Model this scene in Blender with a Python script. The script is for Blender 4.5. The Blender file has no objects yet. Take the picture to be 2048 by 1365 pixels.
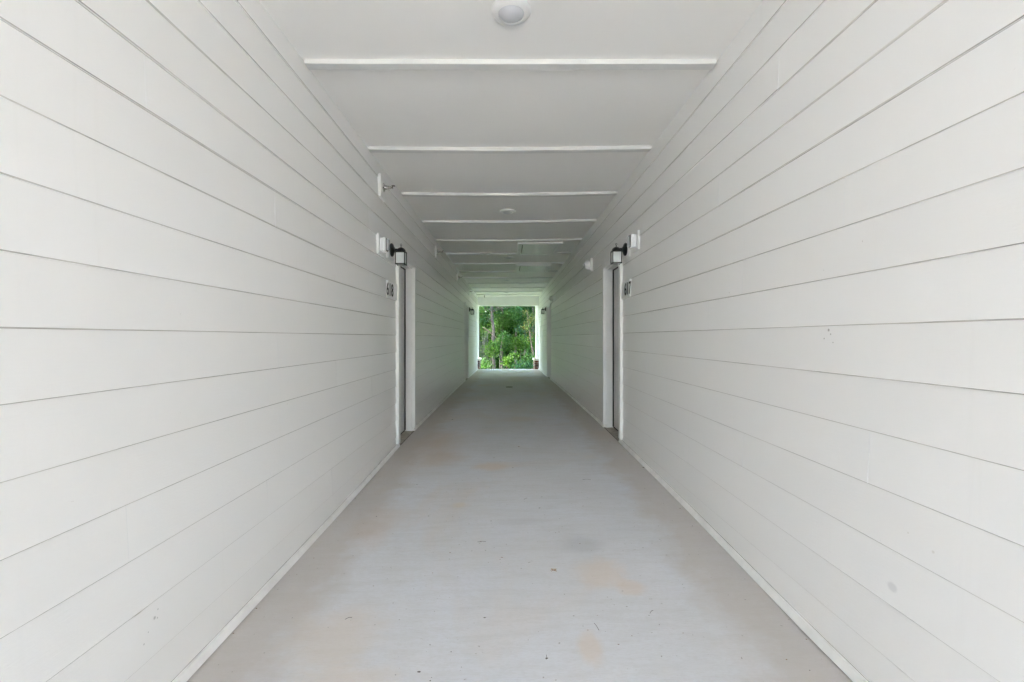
import bpy, math, random
from mathutils import Vector, Matrix
import numpy as np
random.seed(7)
rng = np.random.default_rng(11)
S = bpy.context.scene
COL = S.collection
R = math.radians
E = 1.25                      # eye height: every "relative" height below is measured from the eye

# ------------------------------------------------------------------ camera
cd = bpy.data.cameras.new('camera'); cam = bpy.data.objects.new('camera', cd); COL.objects.link(cam)
cam.location = (0, 0, E); cam.rotation_euler = (R(90), 0, 0)
cd.sensor_width = 36; cd.lens = 16.0
cd.shift_x = 8.8 / 2048; cd.shift_y = -7.5 / 2048
cd.clip_start = 0.02; cd.clip_end = 2000
S.camera = cam
S.render.resolution_x, S.render.resolution_y = 1024, 682

# ------------------------------------------------------------------ world, sun, exposure
w = bpy.data.worlds.new('World'); S.world = w; w.use_nodes = True
nt = w.node_tree; nt.nodes.clear()
sky = nt.nodes.new('ShaderNodeTexSky'); sky.sky_type = 'NISHITA'; sky.sun_disc = False
SUN_EL, SUN_AZ = R(56), R(268)      # azimuth from +Y clockwise: sun behind the camera, to the left
sky.sun_elevation = SUN_EL; sky.sun_rotation = SUN_AZ
sky.air_density = 1.0; sky.dust_density = 2.4; sky.ozone_density = 1.0
bg = nt.nodes.new('ShaderNodeBackground'); bg.inputs[1].default_value = 0.15
wo = nt.nodes.new('ShaderNodeOutputWorld')
nt.links.new(sky.outputs[0], bg.inputs[0]); nt.links.new(bg.outputs[0], wo.inputs[0])
sl = bpy.data.lights.new('sun', 'SUN'); sl.energy = 2.2; sl.angle = R(0.6); sl.color = (1, .95, .88)
so = bpy.data.objects.new('sun', sl); COL.objects.link(so)
sd = Vector((math.sin(SUN_AZ) * math.cos(SUN_EL), math.cos(SUN_AZ) * math.cos(SUN_EL), math.sin(SUN_EL)))
so.rotation_euler = sd.to_track_quat('Z', 'Y').to_euler(); so.location = sd * 60
S.view_settings.view_transform = 'Standard'; S.view_settings.look = 'None'
S.view_settings.gamma = 1; S.view_settings.exposure = 4.93
try:
    S.cycles.max_bounces = 14; S.cycles.diffuse_bounces = 10; S.cycles.use_denoising = True
    S.cycles.sample_clamp_indirect = 0
except Exception: pass

# ------------------------------------------------------------------ helpers
def tag(o, label=None, cat=None, group=None, kind=None):
    if label: o['label'] = label
    if cat: o['category'] = cat
    if group: o['group'] = group
    if kind: o['kind'] = kind
    return o
def empty(name, loc, rz=0):
    o = bpy.data.objects.new(name, None); COL.objects.link(o)
    o.location = loc; o.rotation_euler = (0, 0, rz); o.empty_display_size = .1
    return o
def copy_tree(o, parent=None):
    c = o.copy(); COL.objects.link(c); c.parent = parent
    for ch in [x for x in bpy.data.objects if x.parent == o]: copy_tree(ch, c)
    return c
class MB:
    def __init__(s): s.v = []; s.f = []; s.m = []
    def add(s, vs, fs, m=0):
        n = len(s.v); s.v += [tuple(p) for p in vs]
        for f in fs: s.f.append([n + i for i in f]); s.m.append(m)
    def box(s, x0, x1, y0, y1, z0, z1, m=0):
        if x0 > x1: x0, x1 = x1, x0
        s.add([(x0,y0,z0),(x1,y0,z0),(x1,y1,z0),(x0,y1,z0),(x0,y0,z1),(x1,y0,z1),(x1,y1,z1),(x0,y1,z1)],
              [(0,3,2,1),(4,5,6,7),(0,1,5,4),(1,2,6,5),(2,3,7,6),(3,0,4,7)], m)
    def bbox(s, x0, x1, y0, y1, z0, z1, b=.003, m=0):      # box with chamfered edges
        if x0 > x1: x0, x1 = x1, x0
        vs = []; 
        for z, i in ((z0, b), (z0 + b, 0), (z1 - b, 0), (z1, b)):
            xa, xb, ya, yb = x0 + i, x1 - i, y0 + i, y1 - i
            c = b * (1 if i == 0 else .0)
            vs += [(xa+c,ya,z),(xb-c,ya,z),(xb,ya+c,z),(xb,yb-c,z),(xb-c,yb,z),(xa+c,yb,z),(xa,yb-c,z),(xa,ya+c,z)]
        fs = [tuple(range(7, -1, -1)), tuple(range(24, 32))]
        for k in range(3):
            for j in range(8): a = k*8+j; c_ = k*8+(j+1) % 8; fs.append((a, c_, c_+8, a+8))
        s.add(vs, fs, m)
    def lathe(s, prof, o=(0,0,0), axis='x', n=24, m=0, cap=True):   # prof: (distance along the axis, radius)
        vs = []
        for a, r in prof:
            for k in range(n):
                t = 2*math.pi*k/n; c, d = r*math.cos(t), r*math.sin(t)
                p = (a, c, d) if axis == 'x' else ((c, a, d) if axis == 'y' else (c, d, a))
                vs.append((p[0]+o[0], p[1]+o[1], p[2]+o[2]))
        fs = []
        for j in range(len(prof)-1):
            for k in range(n):
                k2 = (k+1) % n; fs.append((j*n+k, j*n+k2, (j+1)*n+k2, (j+1)*n+k))
        if cap: fs += [tuple(range(n-1, -1, -1)), tuple((len(prof)-1)*n+k for k in range(n))]
        s.add(vs, fs, m)
    def tube(s, pts, rad, n=8, m=0):
        pts = [Vector(p) for p in pts]; vs = []; fs = []
        if not hasattr(rad, '__len__'): rad = [rad]*len(pts)
        u = None
        for i, p in enumerate(pts):
            d = (pts[min(i+1, len(pts)-1)] - pts[max(i-1, 0)]).normalized()
            if u is None:
                u = d.cross(Vector((0,0,1)))
                if u.length < .1: u = d.cross(Vector((1,0,0)))
            u = (u - d*u.dot(d)).normalized(); v = d.cross(u)
            for k in range(n):
                t = 2*math.pi*k/n; vs.append(p + (u*math.cos(t)+v*math.sin(t))*rad[i])
        for i in range(len(pts)-1):
            for k in range(n):
                k2 = (k+1) % n; fs.append((i*n+k, i*n+k2, (i+1)*n+k2, (i+1)*n+k))
        fs += [tuple(range(n-1, -1, -1)), tuple((len(pts)-1)*n+k for k in range(n))]
        s.add(vs, fs, m)
    def build(s, name, mats, parent=None, smooth=False, dz=0):
        me = bpy.data.meshes.new(name)
        me.from_pydata([(x, y, z+dz) for x, y, z in s.v], [], s.f)
        if not isinstance(mats, (list, tuple)): mats = [mats]
        for m in mats: me.materials.append(m)
        me.polygons.foreach_set('material_index', s.m)
        if smooth:
            me.polygons.foreach_set('use_smooth', [True]*len(s.f))
        me.update()
        import bmesh
        b = bmesh.new(); b.from_mesh(me); bmesh.ops.recalc_face_normals(b, faces=b.faces); b.to_mesh(me); b.free()
        if smooth:
            try: me.set_sharp_from_angle(angle=R(38))
            except Exception: pass
        o = bpy.data.objects.new(name, me); COL.objects.link(o); o.parent = parent
        return o

class NT:
    def __init__(s, name):
        s.mat = bpy.data.materials.new(name); s.mat.use_nodes = True; s.t = s.mat.node_tree
        s.b = s.t.nodes['Principled BSDF']; s.out = s.t.nodes['Material Output']
    def n(s, t, **k):
        x = s.t.nodes.new(t)
        for a, v in k.items():
            if a.startswith('i_'):
                key = a[2:]; key = int(key) if key.isdigit() else key.replace('_', ' ')
                x.inputs[key].default_value = v
            else: setattr(x, a, v)
        return x
    def l(s, a, b): s.t.links.new(a, b)
    def noise(s, scale, detail=4, rough=.55, vec=None, dist=0):
        x = s.n('ShaderNodeTexNoise'); x.inputs['Scale'].default_value = scale
        x.inputs['Detail'].default_value = detail; x.inputs['Roughness'].default_value = rough
        x.inputs['Distortion'].default_value = dist
        if vec is not None: s.l(vec, x.inputs['Vector'])
        return x
    def mapping(s, scale=(1,1,1)):
        tc = s.n('ShaderNodeTexCoord'); mp = s.n('ShaderNodeMapping'); mp.inputs['Scale'].default_value = scale
        s.l(tc.outputs['Object'], mp.inputs['Vector']); return mp.outputs[0]
    def ramp(s, fac, stops):
        r = s.n('ShaderNodeValToRGB'); cr = r.color_ramp
        while len(cr.elements) < len(stops): cr.elements.new(.5)
        for e, (p, c) in zip(cr.elements, stops):
            e.position = p; e.color = c if len(c) == 4 else (*c, 1)
        s.l(fac, r.inputs[0]); return r.outputs[0]
    def mix(s, fac, a, b, mode='MIX'):
        m = s.n('ShaderNodeMix', data_type='RGBA', blend_type=mode)
        for k, v in ((0, fac), (6, a), (7, b)):
            if hasattr(v, 'is_linked') or hasattr(v, 'links'): s.l(v, m.inputs[k])
            else: m.inputs[k].default_value = v if k == 0 else (*v, 1) if len(v) == 3 else v
        return m.outputs[2]
    def math(s, op, a, b=0.0, c=None, clamp=False):
        m = s.n('ShaderNodeMath', operation=op, use_clamp=clamp)
        for k, v in ((0, a), (1, b), (2, c)):
            if v is None: continue
            if hasattr(v, 'links'): s.l(v, m.inputs[k])
            else: m.inputs[k].default_value = v
        return m.outputs[0]
    def bump(s, h, strength=.2, dist=.01):
        b = s.n('ShaderNodeBump'); b.inputs['Strength'].default_value = strength; b.inputs['Distance'].default_value = dist
        s.l(h, b.inputs['Height']); s.l(b.outputs[0], s.b.inputs['Normal'])
    def ellipse(s, cx, cy, cz, rx, ry, rz, soft=.5, warp=.35, wscale=6.0):
        """0..1 mask of one stain, a noise-broken ellipsoid at a fixed place on the surface"""
        tc = s.n('ShaderNodeTexCoord'); nz = s.noise(wscale, 7, .68, tc.outputs['Object'], .6)
        sub = s.n('ShaderNodeVectorMath', operation='SUBTRACT'); s.l(tc.outputs['Object'], sub.inputs[0]); sub.inputs[1].default_value = (cx, cy, cz)
        div = s.n('ShaderNodeVectorMath', operation='DIVIDE'); s.l(sub.outputs[0], div.inputs[0]); div.inputs[1].default_value = (rx, ry, rz)
        ln = s.n('ShaderNodeVectorMath', operation='LENGTH'); s.l(div.outputs[0], ln.inputs[0])
        d = s.math('ADD', ln.outputs['Value'], s.math('MULTIPLY', s.math('SUBTRACT', nz.outputs[0], .5), warp*2))
        mr = s.n('ShaderNodeMapRange'); mr.interpolation_type = 'SMOOTHSTEP'
        s.l(d, mr.inputs[0]); mr.inputs[1].default_value = 1; mr.inputs[2].default_value = 1-soft
        mr.inputs[3].default_value = 0; mr.inputs[4].default_value = 1
        return mr.outputs[0]

def plain(name, col, rough=.5, metal=0, var=.04, nscale=8, bump=0, bscale=200, spec=None):
    t = NT(name); nz = t.noise(nscale, 4, .6, t.mapping())
    a = tuple(max(0, c*(1-var)) for c in col); b = tuple(min(1, c*(1+var)) for c in col)
    t.l(t.ramp(nz.outputs[0], [(.35, a), (.65, b)]), t.b.inputs['Base Color'])
    t.b.inputs['Roughness'].default_value = rough; t.b.inputs['Metallic'].default_value = metal
    if bump: t.bump(t.noise(bscale, 3, .6, t.mapping()).outputs[0], bump, .002)
    return t.mat

# painted fibre-cement siding: warm white, slight board to board difference, faint grain, scuffs
def siding_mat(name, stains):
    t = NT(name)
    g = t.n('ShaderNodeNewGeometry')
    base = t.ramp(g.outputs['Random Per Island'], [(0, (.885, .870, .843)), (1, (.917, .906, .883))])
    big = t.noise(1.3, 5, .6, t.mapping((1, .5, 1)))
    base = t.mix(t.ramp(big.outputs[0], [(.3, (0,0,0)), (.75, (.55,.55,.55))]), base, (.87, .853, .825))
    streak = t.noise(3, 4, .65, t.mapping((1, 6, .25)))
    base = t.mix(t.ramp(streak.outputs[0], [(.62, (0,0,0)), (.8, (.3,.3,.3))]), base, (.83, .815, .78))
    spk = t.noise(38, 2, .5, t.mapping())
    base = t.mix(t.ramp(spk.outputs[0], [(.80, (0,0,0)), (.83, (.4,.4,.4))]), base, (.45, .41, .35))
    for (c, r, col, a, soft, warp, ws) in stains:
        m = t.ellipse(*c, *r, soft, warp, ws)
        base = t.mix(t.math('MULTIPLY', m, a), base, col)
    t.l(base, t.b.inputs['Base Color'])
    t.b.inputs['Roughness'].default_value = .32
    t.b.inputs['Specular IOR Level'].default_value = .5
    gr = t.noise(26, 5, .6, t.mapping((1, .6, 7)))
    fine = t.noise(160, 3, .6, t.mapping((1, .5, 1)))
    t.bump(t.math('ADD', gr.outputs[0], t.math('MULTIPLY', fine.outputs[0], .5)), .3, .002)
    return t.mat
WL, WR = 1.195, 1.245            # distance of the left and right wall from the camera's axis
def dots(side, spots, r, col, a):
    W = -WL if side < 0 else WR
    return [((W, y, z+E), (.05, r*k, r*k), col, a, .6, .25, 30) for (y, z, k) in spots]
st_left = dots(-1, [(1.549,-.955,1.1),(1.565,-.935,.6),(1.561,-.962,.6),(1.52,-.985,.5),(1.50,-1.012,.6)], .0065, (.30,.29,.27), .55) + \
          [((-WL, 1.485, -.900+E), (.05, .045, .0045), (.35,.31,.22), .6, .8, .3, 20)] + dots(-1, [(6.95, .62, 1.6), (10.2, .25, 2.2), (1.35,-1.13,.8)], .008, (.2,.2,.2), .7)
st_right = dots(1, [(1.777,.028,1.3),(1.765,.012,.8),(1.80,-.005,.7),(1.75,-.02,.6),(2.56,.25,.7)], .006, (.3,.27,.22), .7) + \
           [((WR, 1.476, -.81+E), (.05, .024, .019), (.62,.61,.60), .45, .5, .12, 10)] + \
           dots(1, [(1.335,-.63,1.0),(1.42,-.61,.7)], .006, (.6,.56,.48), .4)
M = {}
M['siding_l'] = siding_mat('painted siding left', st_left)
M['siding_r'] = siding_mat('painted siding right', st_right)
M['caulk'] = plain('caulk bead', (.88, .875, .86), .4, var=.02)
M['edge'] = plain('worn shaded board edge', (.54, .515, .47), .6, var=.3, nscale=1.6)  # worn edge, darkened further to paint in the shade line of each lap
M['dirt_shade'] = plain('crevice dirt and shade', (.33, .30, .25), .8, var=.3, nscale=9)  # tan dirt and painted-in shade for the laps and base trim
M['trim'] = plain('painted trim', (.87, .862, .84), .42, var=.03, nscale=3, bump=.08, bscale=90)
M['batten'] = plain('painted batten', (.72, .71, .685), .5, var=.04, nscale=6)
M['basetrim'] = plain('painted base trim', (.90, .885, .855), .45, var=.07, nscale=5, bump=.1, bscale=80)
M['gap'] = plain('dark gap', (.03, .028, .025), .8)
M['door'] = plain('painted steel door', (.70, .69, .675), .35, var=.02, nscale=2)
M['white_plastic'] = plain('white plastic', (.90, .90, .895), .3, var=.02)
M['lamp_rim'] = plain('off-white fixture rim', (.80, .79, .77), .35, var=.02)
M['lamp_lens'] = plain('unlit frosted fixture lens', (.62, .62, .64), .3, var=.03)
M['lens'] = plain('grey clear lens', (.52, .53, .54), .12, var=.05)
M['black_metal'] = plain('black painted metal', (.012, .012, .013), .38, var=.2, bump=.15, bscale=120)
M['chrome'] = plain('chrome', (.55, .53, .48), .22, 1, var=.1)
M['bronze'] = plain('tarnished metal', (.13, .12, .10), .4, .8, var=.2)
M['digit'] = plain('black numerals', (.02, .02, .02), .5)
M['sign'] = plain('white sign plate', (.90, .895, .88), .4, var=.02)
M['stone'] = plain('cast stone cap', (.68, .66, .61), .7, var=.08, nscale=14, bump=.3, bscale=60)
t = NT('frosted glass'); t.b.inputs['Base Color'].default_value = (.93, .95, .94, 1); t.b.inputs['Roughness'].default_value = .35
tl = t.n('ShaderNodeBsdfTranslucent'); tl.inputs[0].default_value = (.85, .88, .86, 1)
mx = t.n('ShaderNodeMixShader'); mx.inputs[0].default_value = .35
t.l(t.b.outputs[0], mx.inputs[1]); t.l(tl.outputs[0], mx.inputs[2]); t.l(mx.outputs[0], t.out.inputs[0]); M['frost'] = t.mat

# ceiling paint
t = NT('painted ceiling')
nz = t.noise(.9, 4, .6, t.mapping())
t.l(t.ramp(nz.outputs[0], [(.3, (.888, .868, .828)), (.7, (.908, .891, .855))]), t.b.inputs['Base Color'])
t.b.inputs['Roughness'].default_value = .6; t.bump(t.noise(70, 4, .6, t.mapping()).outputs[0], .12, .001); M['ceiling'] = t.mat

# broom-finished concrete floor with tan stains
def floor_mat():
    t = NT('concrete floor')
    n1 = t.noise(1.1, 6, .62, t.mapping((1, .8, 1)), .4)
    base = t.ramp(n1.outputs[0], [(.28, (.67, .665, .67)), (.5, (.71, .715, .74)), (.72, (.735, .755, .81))])
    n2 = t.noise(.75, 5, .6, t.mapping((1.2, .8, 1)), .8)
    base = t.mix(t.ramp(n2.outputs[0], [(.52, (0,0,0)), (.72, (.55,.55,.55))]), base, (.70, .585, .48))
    # streaks across the floor
    n3 = t.noise(7, 5, .7, t.mapping((.6, 3.2, 1)))
    base = t.mix(t.ramp(n3.outputs[0], [(.45, (0,0,0)), (.72, (.38,.38,.38))]), base, (.55, .54, .52))
    n4 = t.noise(90, 3, .7, t.mapping((.5, 1.6, 1)))
    base = t.mix(t.ramp(n4.outputs[0], [(.3, (.35,.35,.35)), (.55, (0,0,0))]), base, (.56, .545, .53))
    # dirt along both walls
    tc = t.n('ShaderNodeTexCoord'); sx = t.n('ShaderNodeSeparateXYZ'); t.l(tc.outputs['Object'], sx.inputs[0])
    ax = t.math('ABSOLUTE', t.math('SUBTRACT', sx.outputs[0], .025))
    ax = t.math('ADD', ax, t.math('MULTIPLY', t.math('SUBTRACT', t.noise(3.0, 4, .65, t.mapping()).outputs[0], .5), .5))
    base = t.mix(t.ramp(ax, [(.82, (0,0,0)), (1.25, (.55,.55,.55))]), base, (.54, .475, .41))
    # named stains (x, y) on the floor
    for (x, y, rx, ry, col, a, soft, warp, ws) in [
        (.47, 2.36, .18, .20, (0.75, 0.60, 0.47), .38, .7, .5, 6), (.60, 2.22, .10, .10, (0.72, 0.56, 0.43), .38, .6, .4, 8),
        (.43, 2.66, .16, .15, (0.49, 0.49, 0.50), .45, .7, .4, 6), (.10, 3.0, .22, .08, (0.56, 0.56, 0.58), .3, .7, .4, 6),
        (.33, 1.80, .07, .14, (0.71, 0.56, 0.43), .4, .7, .5, 7), (-.15, 4.2, .25, .18, (0.70, 0.56, 0.44), .5, .7, .5, 5),
        (-.78, 5.0, .4, 1.3, (.60, .49, .40), .4, .8, .5, 3), (-.62, 4.5, .3, .4, (0.62, 0.50, 0.40), .45, .8, .5, 4), (-.85, 3.0, .25, .5, (0.62, 0.51, 0.41), .4, .8, .5, 4),
        (-.72, 1.9, .28, .3, (0.71, 0.59, 0.47), .4, .8, .5, 5), (-.6, 1.65, .3, .15, (0.71, 0.59, 0.47), .35, .8, .5, 5),
        (-.35, 3.3, .1, .07, (0.70, 0.59, 0.44), .35, .8, .5, 8), (.2, 6.5, .4, .3, (0.65, 0.55, 0.46), .35, .8, .5, 4)]:
        m = t.ellipse(x, y, E-1.2, rx, ry, .5, soft, warp, ws)
        base = t.mix(t.math('MULTIPLY', m, a), base, col)
    sp = t.noise(60, 1, .5, t.mapping())
    base = t.mix(t.ramp(sp.outputs[0], [(.77, (0,0,0)), (.79, (.6,.6,.6))]), base, (.22, .19, .16))
    t.l(base, t.b.inputs['Base Color']); t.b.inputs['Roughness'].default_value = .62
    t.b.inputs['Specular IOR Level'].default_value = .3
    b1 = t.noise(140, 4, .7, t.mapping((.35, 1.5, 1))); b2 = t.noise(5, 4, .6, t.mapping())
    t.bump(t.math('ADD', b1.outputs[0], t.math('MULTIPLY', b2.outputs[0], 1.2)), .3, .003)
    return t.mat
M['floor'] = floor_mat()
def sill_mat():
    t = NT('worn concrete sill'); n = t.noise(22, 5, .65, t.mapping())
    t.l(t.ramp(n.outputs[0], [(.35, (.33, .29, .245)), (.6, (.50, .45, .38))]), t.b.inputs['Base Color'])
    t.b.inputs['Roughness'].default_value = .75; t.bump(n.outputs[0], .3, .003); return t.mat
M['sill'] = sill_mat()
def ground_mat():
    t = NT('grassy ground'); n = t.noise(2.2, 6, .65, t.mapping()); n2 = t.noise(30, 4, .7, t.mapping())
    g = t.ramp(n2.outputs[0], [(.3, (.035, .09, .012)), (.7, (.09, .20, .03))])
    t.l(t.mix(t.ramp(n.outputs[0], [(.45, (0,0,0)), (.6, (1,1,1))]), g, (.05, .038, .022)), t.b.inputs['Base Color'])
    t.b.inputs['Roughness'].default_value = .9; t.bump(n2.outputs[0], .6, .05); return t.mat
M['ground'] = ground_mat()
M['pavement'] = plain('pale concrete pavement', (.54, .515, .48), .8, var=.1, nscale=3, bump=.3, bscale=80)
M['roof'] = plain('roofing', (.2, .19, .18), .8)
def brick_mat():
    t = NT('red brown brick')
    tc = t.n('ShaderNodeTexCoord'); g = t.n('ShaderNodeNewGeometry')
    sp = t.n('ShaderNodeSeparateXYZ'); t.l(tc.outputs['Object'], sp.inputs[0])
    cb = t.n('ShaderNodeCombineXYZ'); t.l(t.math('ADD', sp.outputs[0], sp.outputs[1]), cb.inputs[0]); t.l(sp.outputs[2], cb.inputs[1])
    bk = t.n('ShaderNodeTexBrick'); t.l(cb.outputs[0], bk.inputs['Vector'])
    bk.inputs['Color1'].default_value = (.17, .055, .035, 1); bk.inputs['Color2'].default_value = (.05, .03, .028, 1)
    bk.inputs['Mortar'].default_value = (.42, .39, .34, 1); bk.inputs['Scale'].default_value = 1
    bk.inputs['Mortar Size'].default_value = .007; bk.inputs['Brick Width'].default_value = .2; bk.inputs['Row Height'].default_value = .072
    t.l(bk.outputs[0], t.b.inputs['Base Color']); t.b.inputs['Roughness'].default_value = .85
    t.bump(bk.outputs[1], -.4, .006); return t.mat
M['brick'] = brick_mat()
def bark_mat(name, a, b):
    t = NT(name); n = t.noise(14, 6, .7, t.mapping((1, 1, .25)))
    t.l(t.ramp(n.outputs[0], [(.3, a), (.7, b)]), t.b.inputs['Base Color']); t.b.inputs['Roughness'].default_value = .9
    t.bump(n.outputs[0], .7, .02); return t.mat
M['bark'] = bark_mat('grey brown bark', (.03, .023, .018), (.10, .075, .058))
M['bark_pale'] = bark_mat('pale bark', (.08, .065, .05), (.16, .135, .105))
M['vine'] = bark_mat('grey green vine', (.03, .035, .022), (.085, .09, .06))
M['deadwood'] = bark_mat('dead wood', (.05, .035, .025), (.14, .10, .07))
def leaf_mat(name, cols):
    t = NT(name); g = t.n('ShaderNodeNewGeometry')
    c = t.ramp(g.outputs['Random Per Island'], [(i/(len(cols)-1) if len(cols) > 1 else 0, x) for i, x in enumerate(cols)])
    t.l(c, t.b.inputs['Base Color']); t.b.inputs['Roughness'].default_value = .55; t.b.inputs['Specular IOR Level'].default_value = .18
    tl = t.n('ShaderNodeBsdfTranslucent'); t.l(t.mix(.35, c, (.07, .17, .012)), tl.inputs[0])
    mx = t.n('ShaderNodeMixShader'); mx.inputs[0].default_value = .38
    t.l(t.b.outputs[0], mx.inputs[1]); t.l(tl.outputs[0], mx.inputs[2]); t.l(mx.outputs[0], t.out.inputs[0]); return t.mat
M['leaf'] = leaf_mat('mid green leaves', [(.014, .05, .008), (.03, .085, .014), (.05, .11, .02), (.022, .075, .02)])
M['leaf_blue'] = leaf_mat('cool green leaves', [(.008, .034, .012), (.02, .068, .028), (.038, .095, .042)])
M['leaf_yellow'] = leaf_mat('yellow green leaves', [(.032, .085, .010), (.06, .12, .014), (.022, .06, .008)])
M['leaf_dead'] = leaf_mat('yellow and brown leaves', [(.18, .15, .02), (.08, .05, .02), (.12, .12, .045), (.035, .08, .015), (.05, .09, .02), (.03, .07, .012)])
M['leaf_dark'] = leaf_mat('dark green leaves', [(.015, .045, .015), (.03, .08, .02), (.045, .11, .03)])

# ------------------------------------------------------------------ floor profile (heights relative to the eye)
FY = [-6.7, 1.6, 3.4, 5.0, 6.2, 8.5, 11, 18.36]
FL = [-1.275, -1.262, -1.236, -1.19, -1.184, -1.19, -1.2, -1.282]
FR = [-1.24, -1.226, -1.175, -1.155, -1.152, -1.165, -1.188, -1.282]
def fz(x, y):
    a = float(np.interp(y, FY, FL)); b = float(np.interp(y, FY, FR)); t = (x + WL) / (WL + WR)
    return a + (b - a) * t
Y0, Y1 = -6.2, 18.3               # the walls run between these depths
def sag(y): 
    y = max(0, y)
    return .004 + .013 * math.exp(-((y - 6.5)/3.2)**2) + .004*math.sin(y*1.7)
def cz(x, y):
    return 1.64 + .012*x/1.22 - sag(y) * max(0, math.cos(math.pi/2 * (x-.025)/1.23))

# floor slab
m = MB(); xs = np.linspace(-WL-.03, WR+.03, 13); ys = np.concatenate([np.linspace(-6.7, 1.6, 10), np.linspace(2, 18.36, 42)])
nx = len(xs)
vs = [(x, y, fz(x, y)) for y in ys for x in xs]
m.add(vs, [(j*nx+i, j*nx+i+1, (j+1)*nx+i+1, (j+1)*nx+i) for j in range(len(ys)-1) for i in range(nx-1)])
m.add([(-WL-.03, 18.36, -1.282), (WR+.03, 18.36, -1.282), (WR+.03, 18.36, -1.75), (-WL-.03, 18.36, -1.75)], [(0,1,2,3)])
m.add([(-WL-.03, -6.7, fz(-WL, -6.7)), (WR+.03, -6.7, fz(WR, -6.7)), (WR+.03, -6.7, -1.6), (-WL-.03, -6.7, -1.6)], [(0,3,2,1)])
fl = m.build('floor', M['floor'], smooth=True, dz=E); tag(fl, 'grey concrete breezeway floor with tan stains', 'floor', kind='structure')

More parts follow.
